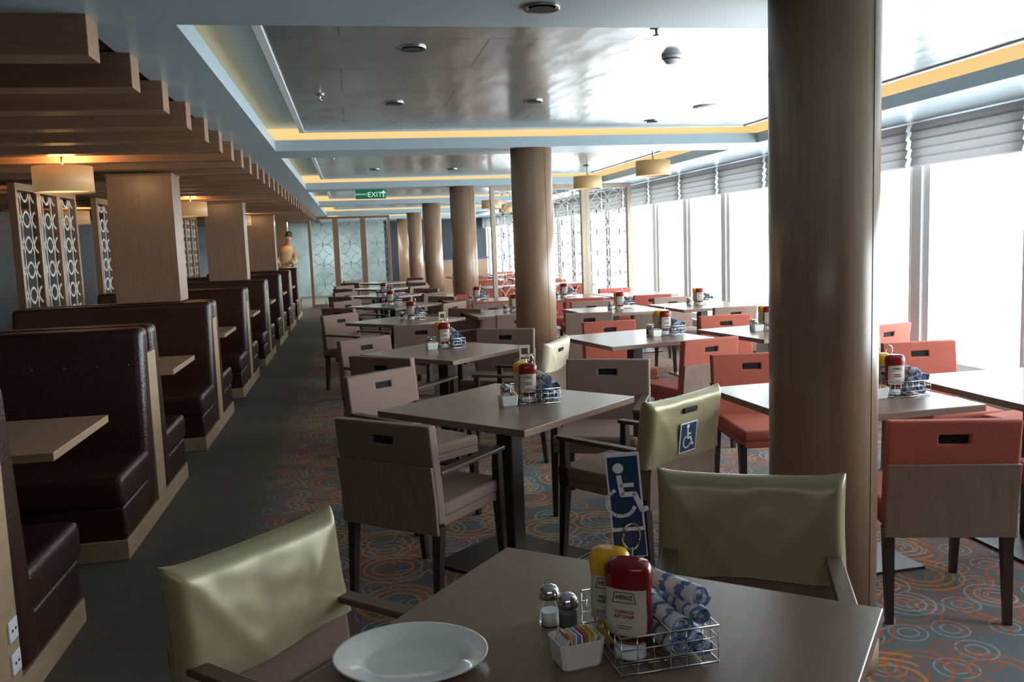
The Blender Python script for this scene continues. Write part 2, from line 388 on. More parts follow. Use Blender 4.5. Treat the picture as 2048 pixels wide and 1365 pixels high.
for z,y in ((.30,2.975),(.19,2.975)):
    b=B();b.box((XB+.010,y-.035,z-.035),(XB+.018,y+.035,z+.035),'white',.003)
    b.box((XB+.0175,y-.018,z-.004),(XB+.0195,y-.008,z+.004),'hole');b.box((XB+.0175,y+.008,z-.004),(XB+.0195,y+.018,z+.004),'hole')
    tag(b.obj("power_outlet"),"small white power outlet on the wooden booth divider","outlet","power outlets")
# ------------------------------------------------------------------ lattice screens
def rings_panel(w,h,r,dx,dz,mat='lattice',t=.012,off=0,z0=0,ez=1.0):
    b=B();k=b.mi(mat);seg=28
    cols=int(math.ceil(w/dx))+2;rows=int(math.ceil(h/dz))+2
    cx0=-(cols//2)*dx
    for i in range(cols+1):
        for j in range(-1,rows):
            cx=cx0+i*dx;cz=j*dz+(dz/2*(i%2) if off else 0)+dz/2
            for q in range(seg):
                pts=[]
                for qq in (q,q+1):
                    a=2*pi*qq/seg
                    for rr in (r-t/2,r+t/2): pts.append((cx+rr*math.cos(a),cz+rr*ez*math.sin(a)))
                if all(abs(p[0])<=w/2 and 0<=p[1]<=h for p in pts):
                    p=[pts[0],pts[1],pts[3],pts[2]]
                    A=[b.bm.verts.new((x,-.006,z+z0)) for x,z in p];C=[b.bm.verts.new((x,.006,z+z0)) for x,z in p]
                    for f in ((A[0],A[1],A[2],A[3]),(C[3],C[2],C[1],C[0]),(A[0],A[3],C[3],C[0]),(A[1],C[1],C[2],A[2])):
                        ff=b.bm.faces.new(f);ff.material_index=k
    return b
def screen(name,loc,rz,w,h,framemat,pw,r,dx,dz,label,group,off=0,glassy=False,z0=.08,fd=.05,t=.012,ez=1.0):
    e=empty(name,loc,rz)
    b=B();b.box((-w/2,-fd,0),(-w/2+pw,fd,h),framemat,.004);b.box((w/2-pw,-fd,0),(w/2,fd,h),framemat,.004)
    b.box((-w/2+pw,-fd,h-.06),(w/2-pw,fd,h),framemat);b.box((-w/2+pw,-fd,0),(w/2-pw,fd,z0),framemat);b.obj("frame",e)
    b=rings_panel(w-2*pw,h-.06-z0,r,dx,dz,off=off,z0=z0,t=t,ez=ez);b.obj("lattice_panel",e)
    if glassy:
        b=B();b.box((-w/2+pw,.012,z0),(w/2-pw,.016,h-.06),'glass');b.obj("glass_pane",e)
    tag(e,label,"screen",group);return e
s0=None
y=5.9
while y<17.5:
    for q in range(3):
        yy=y+.55*q
        if s0 is None:
            s0=screen("lattice_screen",(-2.76,yy,0),pi/2,.55,2.14,'woodcol',.05,.11,.22,.22,"wood-framed white lattice divider of interlaced ovals behind booth","booth lattice dividers",t=.014,ez=1.6,fd=.03)
        else: dup(s0,(-2.76,yy,0),pi/2)
    y+=2.37
for i in range(3):
    screen("circle_screen",(2.32+.69*i,12.35,0),0,.69,CZ-.002,'woodscreen',.06,.17,.17,.30,"pale wood-framed partition with interlaced white circle pattern","circle pattern partitions",off=1)
for i in range(3):
    screen("glass_partition",(-.70+.68*i,22.6,0),0,.68,CZ-.002,'woodcol',.07,.28,.28,.50,"wood-framed glass partition with interlaced white circles","glass partitions with circles",off=1,glassy=True,t=.014)
# ------------------------------------------------------------------ tables
def table(side):
    e=empty("dining_table");h=side/2
    b=B();b.box((-h,-h,.72),(h,h,.75),'tabletop',.003);b.obj("table_top",e)
    b=B();b.box((-.045,-.045,.012),(.045,.045,.715),'dark',.008);b.box((-.16,-.16,.708),(.16,.16,.72),'dark');b.obj("pedestal",e)
    b=B();b.box((-.27,-.27,0),(.27,.27,.012),'dark',.003);b.obj("base_plate",e)
    return tag(e,"square brown laminate dining table on dark pedestal","table","square dining tables")
t0=table(.86);t0.location=(.39,1.445,0);t0.rotation_euler=(0,0,math.radians(50));t0["label"]="brown laminate dining table set with plate and condiment caddy"
t1=table(.85)
TABS=[(.675,3.93,41),(.62,6.1,43),(2.05,6.22,12),(3.14,6.12,10),(2.12,3.57,3),(3.11,3.5,0),(.5,8.75,43),(1.6,9.1,5),(2.65,8.7,5),(3.62,8.7,5),
 (.5,11.1,43),(1.6,11.1,5),(2.7,10.9,5),(3.6,10.9,5),(.5,13.4,43),(.5,15.7,43),(.6,18.1,43),
 (2.5,14.3,0),(3.5,14.3,0),(2.5,16.9,0),(3.5,16.9,0),(2.5,19.3,0),(3.5,19.3,0)]
t1.location=(.675,3.93,0);t1.rotation_euler=(0,0,math.radians(41))
for x,y,a in TABS[1:]: dup(t1,(x,y,0),math.radians(a))
# ------------------------------------------------------------------ chairs
def slab_hole(b,xs,zs,y0,y1,mat,hole=True,rec=.12,zr=.42,bev=.012):
    k=b.mi(mat);yy=lambda z:-(z-zr)*rec if z>zr else 0
    V={}
    for i,x in enumerate(xs):
        for j,z in enumerate(zs):
            for s,y in ((0,y0),(1,y1)): V[i,j,s]=b.bm.verts.new((x,y+yy(z),z))
    nx,nz=len(xs)-1,len(zs)-1;cells={(i,j) for i in range(nx) for j in range(nz)}
    if hole: cells.discard((1,nz-2))
    F=[]
    for i,j in cells:
        F.append(b.bm.faces.new([V[i,j,0],V[i+1,j,0],V[i+1,j+1,0],V[i,j+1,0]]));F.append(b.bm.faces.new([V[i,j,1],V[i,j+1,1],V[i+1,j+1,1],V[i+1,j,1]]))
        for (di,dj),(p,q) in {(-1,0):((i,j),(i,j+1)),(1,0):((i+1,j),(i+1,j+1)),(0,-1):((i,j),(i+1,j)),(0,1):((i,j+1),(i+1,j+1))}.items():
            if (i+di,j+dj) not in cells: F.append(b.bm.faces.new([V[p[0],p[1],0],V[q[0],q[1],0],V[q[0],q[1],1],V[p[0],p[1],1]]))
    for f in F: f.material_index=k
    bmesh.ops.recalc_face_normals(b.bm,faces=F)
    es=[e for e in {e for f in F for e in f.edges} if e.is_manifold and e.calc_face_angle(0)>.9]
    r=bmesh.ops.bevel(b.bm,geom=es,offset=bev,segments=2,profile=.6,affect='EDGES')
    for f in r['faces']: f.material_index=k;f.smooth=True
HT=.79
def chair(fab,arms,w):
    e=empty("dining_armchair" if arms else "dining_chair");h=w/2
    b=B();b.box((-h+.02,-.22,.355),(h-.02,.25,.395),fab,.008);b.box((-h+.015,-.22,.39),(h-.015,.255,.45),fab,.02,3);b.obj("seat",e)
    b=B();slab_hole(b,[-h,-.055,.055,h],[.38,.57,HT-.09,HT-.055,HT],-.275,-.225,fab,bev=.009);b.obj("backrest",e)
    yc=-(HT-.0725-.42)*.12
    b=B();b.box((-.053,-.258+yc,HT-.089),(.053,-.236+yc,HT-.056),'hole');b.obj("handle_slot",e)
    b=B();slab_hole(b,[-h,-.07,.07,h],[.34,.48,.56,HT-.165],-.292,-.276,'laminate',hole=False,bev=.003);b.obj("back_panel",e)
    for sx in (-1,1):
        for sy in (-1,1):
            x=sx*(h-.022);y=.205 if sy>0 else -.25
            top=.58 if (arms and sy>0) else .37
            b=B();k=b.mi('darkwood')
            V=[]
            for z,r,dy in ((0,.013,sy*.03),(.36,.02,0),(top,.016 if top>.4 else .02,0)) if top>.4 else ((0,.013,sy*.03),(.37,.02,0)):
                V.append([b.bm.verts.new((x+a*r,y+dy+c*r,z)) for a,c in ((-1,-1),(1,-1),(1,1),(-1,1))])
            for A,C in zip(V[:-1],V[1:]):
                for j in range(4): b.bm.faces.new([A[j],A[(j+1)%4],C[(j+1)%4],C[j]])
            b.bm.faces.new(V[0]);b.bm.faces.new(V[-1]);b.obj("leg",e)
        if arms:
            b=B();x=sx*(h-.02);b.box((x-.024,-.25,.577),(x+.024,.235,.595),'armwood',.005);b.obj("armrest",e)
    return e
CT=chair('taupe',True,.49);tag(CT,"taupe upholstered armchair with dark legs and slotted back","chair","taupe armchairs")
CR=chair('red',False,.47);tag(CR,"orange-red upholstered chair with wood-veneer back and slot handle","chair","red dining chairs")
CX=chair('taupe',False,.46);tag(CX,"taupe upholstered side chair with wood-veneer back panel","chair","taupe side chairs")
used={}
def put(proto,x,y,dx,dy,label=None):
    rz=math.atan2(-dx,dy)
    if proto.name not in used:
        used[proto.name]=1;proto.location=(x,y,0);proto.rotation_euler=(0,0,rz)
        if label: proto["label"]=label
        return proto
    return dup(proto,(x,y,0),rz,label)
def putb(proto,bx,by,dx,dy,label=None):
    l=math.hypot(dx,dy);dx/=l;dy/=l
    return put(proto,bx+.29*dx,by+.29*dy,dx,dy,label)
putb(CT,.09,3.52,.66,.75)
putb(CT,.12,4.95,.6,-.8)
c4h=putb(CT,1.38,3.56,-.56,.83,"taupe armchair with gold wheelchair-marked cover over its back")
putb(CT,1.44,4.88,-.42,-.9)
c6=putb(CT,1.34,5.82,-.85,.5,"taupe armchair with cream cover over its back")
putb(CT,1.20,6.98,-.45,-.9)
putb(CT,.06,6.85,.6,-.8)
putb(CT,.15,5.62,.62,.78)
g1=putb(CT,-.27,2.13,.72,-.69,"taupe armchair with plain gold vinyl cover over its back")
g2=putb(CT,1.09,2.29,-.42,-.91,"dark-framed armchair with olive gold cover over its back")
put(CR,2.215,3.08,.28,.96)
putb(CR,2.36,5.55,-.3,.95);putb(CR,2.12,7.12,.05,-1);putb(CR,3.16,7.1,0,-1)
putb(CR,2.27,4.75,-.12,-1);putb(CR,3.82,5.75,-.3,.95);putb(CR,3.40,4.8,-.1,-1);putb(CR,2.98,2.80,.15,1);putb(CR,3.95,4.1,-1,-.2)
putb(CX,2.2,8.05,.15,1);putb(CT,.57,7.75,.05,1)
def around(proto,x,y,ang,d=.55,skip=()):
    for i in range(4):
        if i in skip: continue
        a=math.radians(ang+90*i);j=random.uniform(-.05,.05)
        put(proto,x+d*math.cos(a)+j*math.sin(a),y+d*math.sin(a)+j*math.cos(a),-math.cos(a)+random.uniform(-.1,.1),-math.sin(a)+random.uniform(-.1,.1))
def pair(proto,x,y,d=.54):
    for s in (-1,1): put(proto,x+random.uniform(-.04,.04),y+s*d,random.uniform(-.1,.1),-s)
around(CT,.5,8.75,43,.64,skip=(3,2))
pair(CX,1.6,9.1);put(CX,2.62,9.22,0,-1);pair(CX,3.62,8.7)
around(CT,.5,11.1,43,.64);around(CT,.5,13.4,43,.64);around(CT,.5,15.7,43,.64);around(CT,.6,18.1,43,.64)
pair(CR,1.6,11.1);pair(CR,2.7,10.9);pair(CR,3.6,10.9)
for y in (14.3,16.9,19.3):
    for x in (2.5,3.5): pair(CR,x,y)
# ------------------------------------------------------------------ gold covers
def wheel(b,s,th,y,mat='signwhite',cx=0,cz=0):
    n=16
    b.poly([(cx+s*(-.08+.09*math.cos(2*pi*i/n)),y,cz+s*(.43+.09*math.sin(2*pi*i/n))) for i in range(n)],mat,th)
    S=lambda p:[(cx+s*a,cz+s*c) for a,c in p]
    b.stroke(S([(-.08,.29),(-.05,-.03),(.16,-.03),(.26,-.32),(.34,-.29)]),.085*s,mat,th,y)
    b.stroke(S([(-.06,.13),(.14,.13)]),.07*s,mat,th,y)
    b.stroke(S([(-.08+.235*math.cos(math.radians(a)),-.17+.235*math.sin(math.radians(a))) for a in range(112,345,15)]),.06*s,mat,th,y)
def cover(par,mat,label,w=.53,symbol=False,slot=False,h=.27):
    nx,nz=26,16;loc=par.location;rz=par.rotation_euler[2];sd=random.uniform(0,50)
    b=B();k=b.mi(mat);zt=HT+.020;G={}
    for s in (0,1):
        for i in range(nx+1):
            for j in range(nz+1):
                u=2*i/nx-1;v=j/nz;z=zt-h*v
                z+=.012*(abs(u)**10)*(1-v)-.006*(1-u*u)*(1-v)+.006*math.sin(u*4+sd)*v
                x=u*w/2*(1-.02*math.sin(v*pi))
                edge=1-abs(u)**8
                half=.038+.007*edge*min(1,v*2.5)
                half+=.004*noise.noise(Vector((u*2.2+s*9+sd,v*1.6,0)))*edge+.003*noise.noise(Vector((u*1.5+v*4,v*2-u*4,sd)))*edge
                half+=.004*edge*math.exp(-((abs(u)-.95+v*.8)**2)/.008)
                if j==0: half=.014
                elif j==1: half*=.9
                if i in (0,nx): half=.008 if v<.6 else .03*(v-.5)*2
                ymid=-.25-(z-.42)*.12
                G[s,i,j]=b.bm.verts.new((x,ymid+(half if s else -half),z))
    for s in (0,1):
        for i in range(nx):
            for j in range(nz):
                f=b.bm.faces.new([G[s,i,j],G[s,i+1,j],G[s,i+1,j+1],G[s,i,j+1]]);f.smooth=True;f.material_index=k
    for i in range(nx):
        f=b.bm.faces.new([G[0,i,0],G[0,i+1,0],G[1,i+1,0],G[1,i,0]]);f.material_index=k
    for j in range(nz):
        for i in (0,nx):
            f=b.bm.faces.new([G[0,i,j],G[0,i,j+1],G[1,i,j+1],G[1,i,j]]);f.material_index=k
    e=empty("chair_cover",loc,rz);o=b.obj("cover_shell",e)
    sdm=o.modifiers.new("sub",'SUBSURF');sdm.levels=1;sdm.render_levels=1
    tb=lambda z,d:-.25-(z-.42)*.12-d
    tilt=math.atan(.12)
    if slot:
        b=B();b.box((-.05,-.004,-.012),(.05,.004,.012),'hole',.003);b.obj("slot",e,(0,tb(HT-.045,.048),HT-.045),(tilt,0,0))
    if symbol:
        b=B();b.box((-.062,-.001,-.068),(.062,.001,.068),'signwhite');b.box((-.056,-.002,-.062),(.056,-.0011,.062),'blue');wheel(b,.115,.001,-.0022,'signwhite',.0,0)
        b.obj("wheelchair_symbol",e,(-.01,tb(HT-.165,.054),HT-.165),(tilt,0,0))
    return tag(e,label,"chair cover","chair covers")
cover(g1,'gold',"plain pale gold vinyl cover slipped over an armchair back",w=.52)
cover(g2,'gold',"olive gold vinyl cover slipped over an armchair back",w=.53,h=.29)
cover(c4h,'gold',"gold vinyl cover with blue wheelchair symbol and hand slot",symbol=True,slot=True,w=.56,h=.28)
cover(c6,'cream',"cream vinyl cover with hand slot over an armchair back",slot=True,h=.2)
# ------------------------------------------------------------------ tabletop items
TZ=.75
def caddy():
    e=empty("condiment_caddy");w,d=.09,.11
    b=B()
    for z in (.004,.026,.048,.07):
        r=.0022 if z in(.07,.004) else .0013
        b.tube([(-w,-d,z),(w,-d,z),(w,d,z),(-w,d,z)],r,'chrome',6,True)
    for x in [(-w+2*w*i/6) for i in range(7)]:
        b.tube([(x,-d,.07),(x,-d,.004),(x,d,.004),(x,d,.07)],.0012,'chrome',5)
    for y in [(-d+2*d*i/7) for i in range(8)]:
        b.tube([(-w,y,.07),(-w,y,.004),(w,y,.004),(w,y,.07)],.0012,'chrome',5)
    b.tube([(0,-d,.07),(0,d,.07)],.0018,'chrome',6)
    b.obj("wire_basket",e)
    b=B();b.tube([(-.008,.045,.005),(-.008,.045,.17)],.0025,'chrome',8)
    b.tube([(-.008+.018*math.cos(a),.045,.19+.025*math.sin(a)) for a in [2*pi*i/20 for i in range(20)]],.0024,'chrome',6,True)
    b.obj("ring_handle",e)
    return tag(e,"chrome wire condiment caddy standing on a dining table","condiment caddy","condiment caddies")
def bottle(mat,words):
    e=empty("ketchup_bottle" if mat=='ketchup' else "mustard_bottle")
    prof=[(.026,0),(.027,.004),(.026,.022),(.019,.026)]
    b=B();b.lathe(prof,'signwhite' if mat=='ketchup' else mat,28,sx=1.1,sy=.9);b.obj("cap",e)
    body=[(.019,.024),(.032,.036),(.038,.055),(.0385,.085),(.037,.12),(.040,.150),(.039,.165),(.033,.175),(.018,.179)]
    b=B();b.lathe(body,mat,36,sx=1.08,sy=.72,power=2.6);b.obj("bottle_body",e)
    b=B();lab=[(.0345,.046),(.0383,.055),(.0392,.085),(.0377,.12),(.0385,.132)]
    b.lathe(lab,'label',16,sx=1.09,sy=.74,power=2.6,a0=math.radians(-145),a1=math.radians(-35))
    b.stroke([(-.021,.109),(.021,.109),(.017,.127),(-.017,.127),(-.021,.109)],.0010,'ink',.0006,-.0292);b.stroke([(-.014,.066),(.014,.066)],.0008,'ink',.0006,-.0296);b.stroke([(-.011,.062),(.011,.062)],.0008,'ink',.0006,-.0296)
    b.obj("paper_label",e)
    textmesh("HEINZ",.0105,'ink',"label_text",e,(0,-.0294,.118),(pi/2,0,0))
    textmesh(words,.0082,'inkred' if mat=='ketchup' else 'ink',"label_text",e,(0,-.0302,.088),(pi/2,0,0))
    return tag(e,("red squeeze ketchup bottle" if mat=='ketchup' else "yellow squeeze mustard bottle")+" standing on its cap in the caddy","bottle","condiment bottles")
def shaker(fill):
    e=empty("pepper_shaker" if fill=='pepper' else "salt_shaker")
    b=B();b.lathe([(.017,.002),(.0175,.03 if fill=='salt' else .045)],fill,20);b.obj("contents",e)
    b=B();b.lathe([(.019,0),(.021,.004),(.019,.03),(.0195,.058)],'glass',24);b.obj("glass_jar",e)
    b=B();b.lathe([(.0205,.056),(.0205,.066),(.018,.074),(.012,.080),(.004,.082)],'chrome',24)
    for i in range(6):
        a=i*pi/3;b.lathe([(.0013,.0795),(.0013,.0812)],'hole',6,c=(.008*math.cos(a),.008*math.sin(a),0))
    b.obj("metal_cap",e)
    return tag(e,("glass pepper shaker" if fill=='pepper' else "glass salt shaker")+" with chrome cap beside the caddy","shaker","salt and pepper shakers")
def napkinroll(sd):
    b=B();k=b.mi('napkin');L=.19;n=60;rows=16;ring=[]
    for j in range(rows+1):
        y=-L/2+L*j/rows;rr=[]
        sq=1+.18*noise.noise(Vector((y*18,sd,2)));bend=.008*math.sin(y*14+sd)
        for i in range(n+1):
            a=i/n*2*pi*3.0;r=(.004+.0175*i/n)*(1+.16*noise.noise(Vector((math.cos(a)*1.5,math.sin(a)*1.5+sd,y*22))))
            rr.append(b.bm.verts.new((r*math.cos(a)*sq+bend,y+.007*math.sin(a*.7+sd),r*math.sin(a)/sq)))
        ring.append(rr)
    for j in range(rows):
        for i in range(n):
            f=b.bm.faces.new([ring[j][i],ring[j][i+1],ring[j+1][i+1],ring[j+1][i]]);f.smooth=True;f.material_index=k
    o=b.obj("rolled_napkin");sm=o.modifiers.new("s",'SOLIDIFY');sm.thickness=.0015
    return tag(o,"rolled white cloth napkin with blue stripes in the caddy","napkin","rolled napkins")
def packetbox():
    e=empty("sugar_packet_holder")
    b=B();b.mi('china')
    P=[]
    for (sx,sy,z) in ((.034,.026,0),(.037,.029,.004),(.043,.034,.05),(.041,.032,.05),(.035,.027,.006)):
        P.append([b.bm.verts.new((a*sx,c*sy,z)) for a,c in ((-1,-.8),(-.8,-1),(.8,-1),(1,-.8),(1,.8),(.8,1),(-.8,1),(-1,.8))])
    for A,C in zip(P[:-1],P[1:]):
        for j in range(8): b.bm.faces.new([A[j],A[(j+1)%8],C[(j+1)%8],C[j]])
    b.bm.faces.new(P[0]);b.bm.faces.new(P[-1]);b.obj("ceramic_box",e)
    for i in range(10):
        mt=['signwhite','pink','pyel','signwhite','pblue','signwhite','pink','pyel','signwhite','pyel'][i]
        b=B();b.box((-.0015,-.021,-.025),(.0015,.021,.025),mt,.0006);b.obj("sugar_packet",e,(-.028+i*.0062,random.uniform(-.003,.003),.034),(random.uniform(-.15,.15),random.uniform(-.1,.35),0))
    return tag(e,"small white ceramic holder filled with coloured sugar packets","packet holder","sugar packet holders")
CX0,CY0=.497,1.475
R0=math.radians(3)
def W(x,y): return (CX0+x*math.cos(R0)-y*math.sin(R0),CY0+x*math.sin(R0)+y*math.cos(R0))
cd=caddy();cd.location=(CX0,CY0,TZ);cd.rotation_euler=(0,0,R0)
kb=bottle('ketchup',"TOMATO\nKETCHUP");kb.location=(*W(-.050,-.045),TZ+.006);kb.rotation_euler=(0,0,math.radians(-34))
mb=bottle('mustard',"YELLOW\nMUSTARD");mb.location=(*W(-.060,.024),TZ+.006);mb.rotation_euler=(0,0,math.radians(-34));mb.scale=(.88,.92,.99)
nrs=[napkinroll(q*3.7+1) for q in range(5)]
slots=[(.022,-.0,.030),(.066,-.0,.030),(.024,.0,.073),(.066,.0,.073),(.036,.012,.112)]
for o,(x,y,z) in zip(nrs,slots):
    X,Y=W(x,y);o.location=(X,Y,TZ+z);o.rotation_euler=(random.uniform(-.08,.08),random.uniform(0,3),R0+random.uniform(-.08,.08))
nrs[4].rotation_euler[2]+=.3
pep=shaker('pepper');pep.location=(.366,1.548,TZ);sal=shaker('salt');sal.location=(.342,1.598,TZ)
pk=packetbox();pk.location=(.353,1.435,TZ);pk.rotation_euler=(0,0,math.radians(10))
b=B();b.lathe([(.020,0),(.026,.003),(.030,.028),(.028,.028),(.024,.006)],'china',24);o=b.obj("ramekin")
o.location=(*W(.0,.085),TZ+.0062);tag(o,"small white ceramic ramekin inside the wire caddy","ramekin")
e=empty("accessibility_sign",(.488,1.530,.897),0);e.rotation_euler=(math.radians(3),math.radians(-4),math.radians(-16))
b=B();b.box((-.0315,-.001,0),(.0315,.001,.205),'signwhite',.0004);b.obj("card",e)
b=B();b.box((-.028,-.0022,.060),(.028,-.0012,.198),'blue');b.box((-.030,-.0022,.002),(.030,-.0012,.052),'blue');wheel(b,.112,.0006,-.0024,'signwhite',.0,.128);b.obj("wheelchair_symbol",e)
tag(e,"upright blue and white wheelchair card clipped to the caddy","sign")
b=B();k=b.mi('china');prof=[(0,.004),(.55,.004),(.62,.006),(.70,.014),(.97,.021),(1.0,.0225),(1.0,.0195),(.72,.008),(.6,.0),(0,.0)]
seg=72;rr=[]
for r,z in prof:
    rr.append([b.bm.verts.new((.140*r*math.cos(2*pi*i/seg),.120*r*math.sin(2*pi*i/seg),z)) for i in range(seg)] if r>0 else [b.bm.verts.new((0,0,z))])
for A,C in zip(rr[:-1],rr[1:]):
    for i in range(seg):
        j=(i+1)%seg
        if len(A)==1: f=b.bm.faces.new([A[0],C[i],C[j]])
        elif len(C)==1: f=b.bm.faces.new([A[i],A[j],C[0]])
        else: f=b.bm.faces.new([A[i],A[j],C[j],C[i]])
        f.smooth=True
o=b.obj("dinner_plate",loc=(.064,1.510,TZ),rot=(0,0,math.radians(-12)));tag(o,"oval white china plate on the dining table","plate")
es=empty("table_sign");b=B();b.box((-.026,-.001,0),(.026,.001,.08),'cream');b.box((-.02,-.0016,.012),(.02,-.001,.02),'ink');b.box((-.016,-.0016,.035),(.016,-.001,.065),'ink')
b.obj("card",es);b=B();b.tube([(0,0,-.165),(0,0,0.0)],.002,'chrome',6);b.lathe([(.0,0),(.025,.0),(.025,.003),(.004,.004)],'chrome',16,c=(0,0,-.167));b.obj("stand",es)
tag(es,"small cream table card on a thin chrome stand","sign","table cards")
sets=[(.81,3.96,5,1),(.66,6.27,10,1),(2.33,6.28,12,0),(2.39,3.52,3,1),(.60,8.8,0,0),(1.72,9.15,5,0),(2.75,8.7,0,0),(3.62,8.7,0,0),(.5,11.1,0,0),(2.7,10.9,0,0),(.5,13.4,0,0),(1.6,11.1,0,0),(3.14,6.2,0,0),(3.15,3.6,0,0)]
fs=True
for x,y,a,sg in sets:
    a=math.radians(a)
    def W2(p,q): return (x+p*math.cos(a)-q*math.sin(a),y+p*math.sin(a)+q*math.cos(a))
    if (x,y)==(3.15,3.6):
        dup(sal,(3.0,3.42,TZ),0);dup(pep,(3.045,3.38,TZ),0);continue
    dup(cd,(x,y,TZ),a);dup(kb,(*W2(-.045,-.045),TZ+.006),a-.2);dup(mb,(*W2(-.053,.035),TZ+.006),a-.2)
    for q,(p,qq,z) in enumerate(slots):
        if y>8 and z<.05: continue
        o=dup(nrs[q],(*W2(p,qq),TZ+z),a);o.rotation_euler=(0,random.uniform(0,3),a+random.uniform(-.1,.1))
    dup(sal,(*W2(-.14,.0),TZ),0);dup(pep,(*W2(-.135,.05),TZ),0)
    if y<7: dup(pk,(*W2(-.15,-.07),TZ),a)
    if sg:
        if fs: es.location=(*W2(.0,.15),TZ+.167);es.rotation_euler=(0,0,a);fs=False
        else: dup(es,(*W2(.0,.15),TZ+.167),a)
# ------------------------------------------------------------------ ceiling fittings
PZ=CZ+.115
def spot(x,y,z):
    e=empty("recessed_spotlight",(x,y,z))
    b=B();b.lathe([(.045,-.0),(.060,-.008),(.062,-.004),(.062,0)],'chrome',28);b.obj("rim",e)
    b=B();b.lathe([(.044,-.0085),(.02,-.006),(.012,-.005)],'hole',24);b.obj("lens",e)
    tag(e,"round recessed chrome ceiling spotlight, unlit","light","recessed spotlights")
for x,y,z in ((.67,2.94,CZ),(.325,4.08,PZ),(.315,5.62,PZ),(1.2,5.6,PZ),(.32,8.6,PZ),(.32,10.4,PZ),(1.25,8.7,PZ),(2.35,6.6,PZ),(1.25,10.6,PZ)): spot(x,y,z)
def sprinkler(x,y,z):
    b=B();b.lathe([(.03,0),(.028,-.006),(.008,-.008),(.006,-.03),(.016,-.032),(.016,-.035),(.004,-.036)],'chrome',20);tag(b.obj("fire_sprinkler",loc=(x,y,z)),"small chrome fire sprinkler hanging from ceiling","sprinkler","fire sprinklers")
for x,y in ((-.13,5.3),(3.2,5.0),(1.34,3.68),(-.12,8.9)): sprinkler(x,y,PZ)
b=B();b.lathe([(.050,0),(.050,-.012),(.044,-.016),(.030,-.038),(.011,-.043)],'white',32);b.lathe([(.045,-.017),(.040,-.022)],'ink',32);tag(b.obj("smoke_detector",loc=(1.62,4.24,PZ)),"round white smoke detector on glossy ceiling","smoke detector")
b=B();b.lathe([(.09,0),(.09,-.006),(.08,-.012),(.02,-.014)],'white',40);tag(b.obj("ceiling_speaker",loc=(2.5,5.9,PZ)),"flat round white ceiling speaker disc","speaker")
def pendant(x,y,zt,zb,r,h,lit):
    e=empty("pendant_lamp",(x,y,zt))
    b=B();b.tube([(0,0,0),(0,0,zb+h*.6-zt)],.008,'chrome',8);b.lathe([(.05,0),(.05,-.012),(.01,-.02)],'chrome',20);b.obj("rod",e)
    z0=zb-zt
    b=B();b.lathe([(r,z0),(r,z0+h)],'shade' if lit else 'shade_faint_glow',40)
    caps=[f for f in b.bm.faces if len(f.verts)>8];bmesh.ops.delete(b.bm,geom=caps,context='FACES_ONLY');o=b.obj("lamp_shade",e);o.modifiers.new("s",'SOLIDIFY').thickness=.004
    b=B();b.lathe([(r-.01,z0+.012),(r-.01,z0+.016)],'diff' if lit else 'shade_faint_glow',40);b.obj("diffuser",e)
    tag(e,"drum pendant lamp with warm beige fabric shade","lamp","drum pendant lamps")
    if lit:
        L=bpy.data.lights.new("lamp",'POINT');L.energy=18;L.color=(1,.55,.22);L.shadow_soft_size=.08
        lo=bpy.data.objects.new("lamp_bulb",L);COL.objects.link(lo);lo.location=(0,0,z0+h+.03);lo.parent=e
for y in (6.34,11.08,15.82): pendant(-1.86,y,CZ,1.93,.185,.17,True)
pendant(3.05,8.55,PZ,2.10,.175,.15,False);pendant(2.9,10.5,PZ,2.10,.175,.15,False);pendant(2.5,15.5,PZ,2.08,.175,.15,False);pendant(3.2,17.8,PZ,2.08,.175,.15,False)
pendant(-3.6,8.6,CZ,1.93,.21,.17,True);pendant(-3.6,12.5,CZ,1.93,.21,.17,True)
e=empty("exit_sign",(.30,12.0,2.13))
b=B();b.box((-.20,-.012,0),(.20,.012,.125),'green',.003);b.obj("sign_box",e)
textmesh("EXIT",.095,'exitwhite',"sign_text",e,(.055,-.0135,.052),(pi/2,0,0));textmesh("EMERGENCY",.033,'exitwhite',"sign_text",e,(-.115,-.0135,.06),(pi/2,0,0),ext=.0006)
b=B();b.stroke([(.17,.02),(.17,.10)],.014,'exitwhite',.001,-.0125);b.stroke([(.145,.07),(.17,.10),(.195,.07)],.014,'exitwhite',.001,-.0125);b.obj("arrow",e)
tag(e,"green emergency exit sign with arrow hanging from ceiling","sign")
e=empty("service_counter",(2.95,26.6,0));b=B();b.box((-1.1,-.3,0),(1.1,.3,1.0),'woodcol');b.obj("counter_body",e);b=B();b.box((-1.13,-.35,1.0),(1.13,.35,1.05),'blue');b.obj("worktop",e);tag(e,"far service counter with blue top against dark wall","counter")
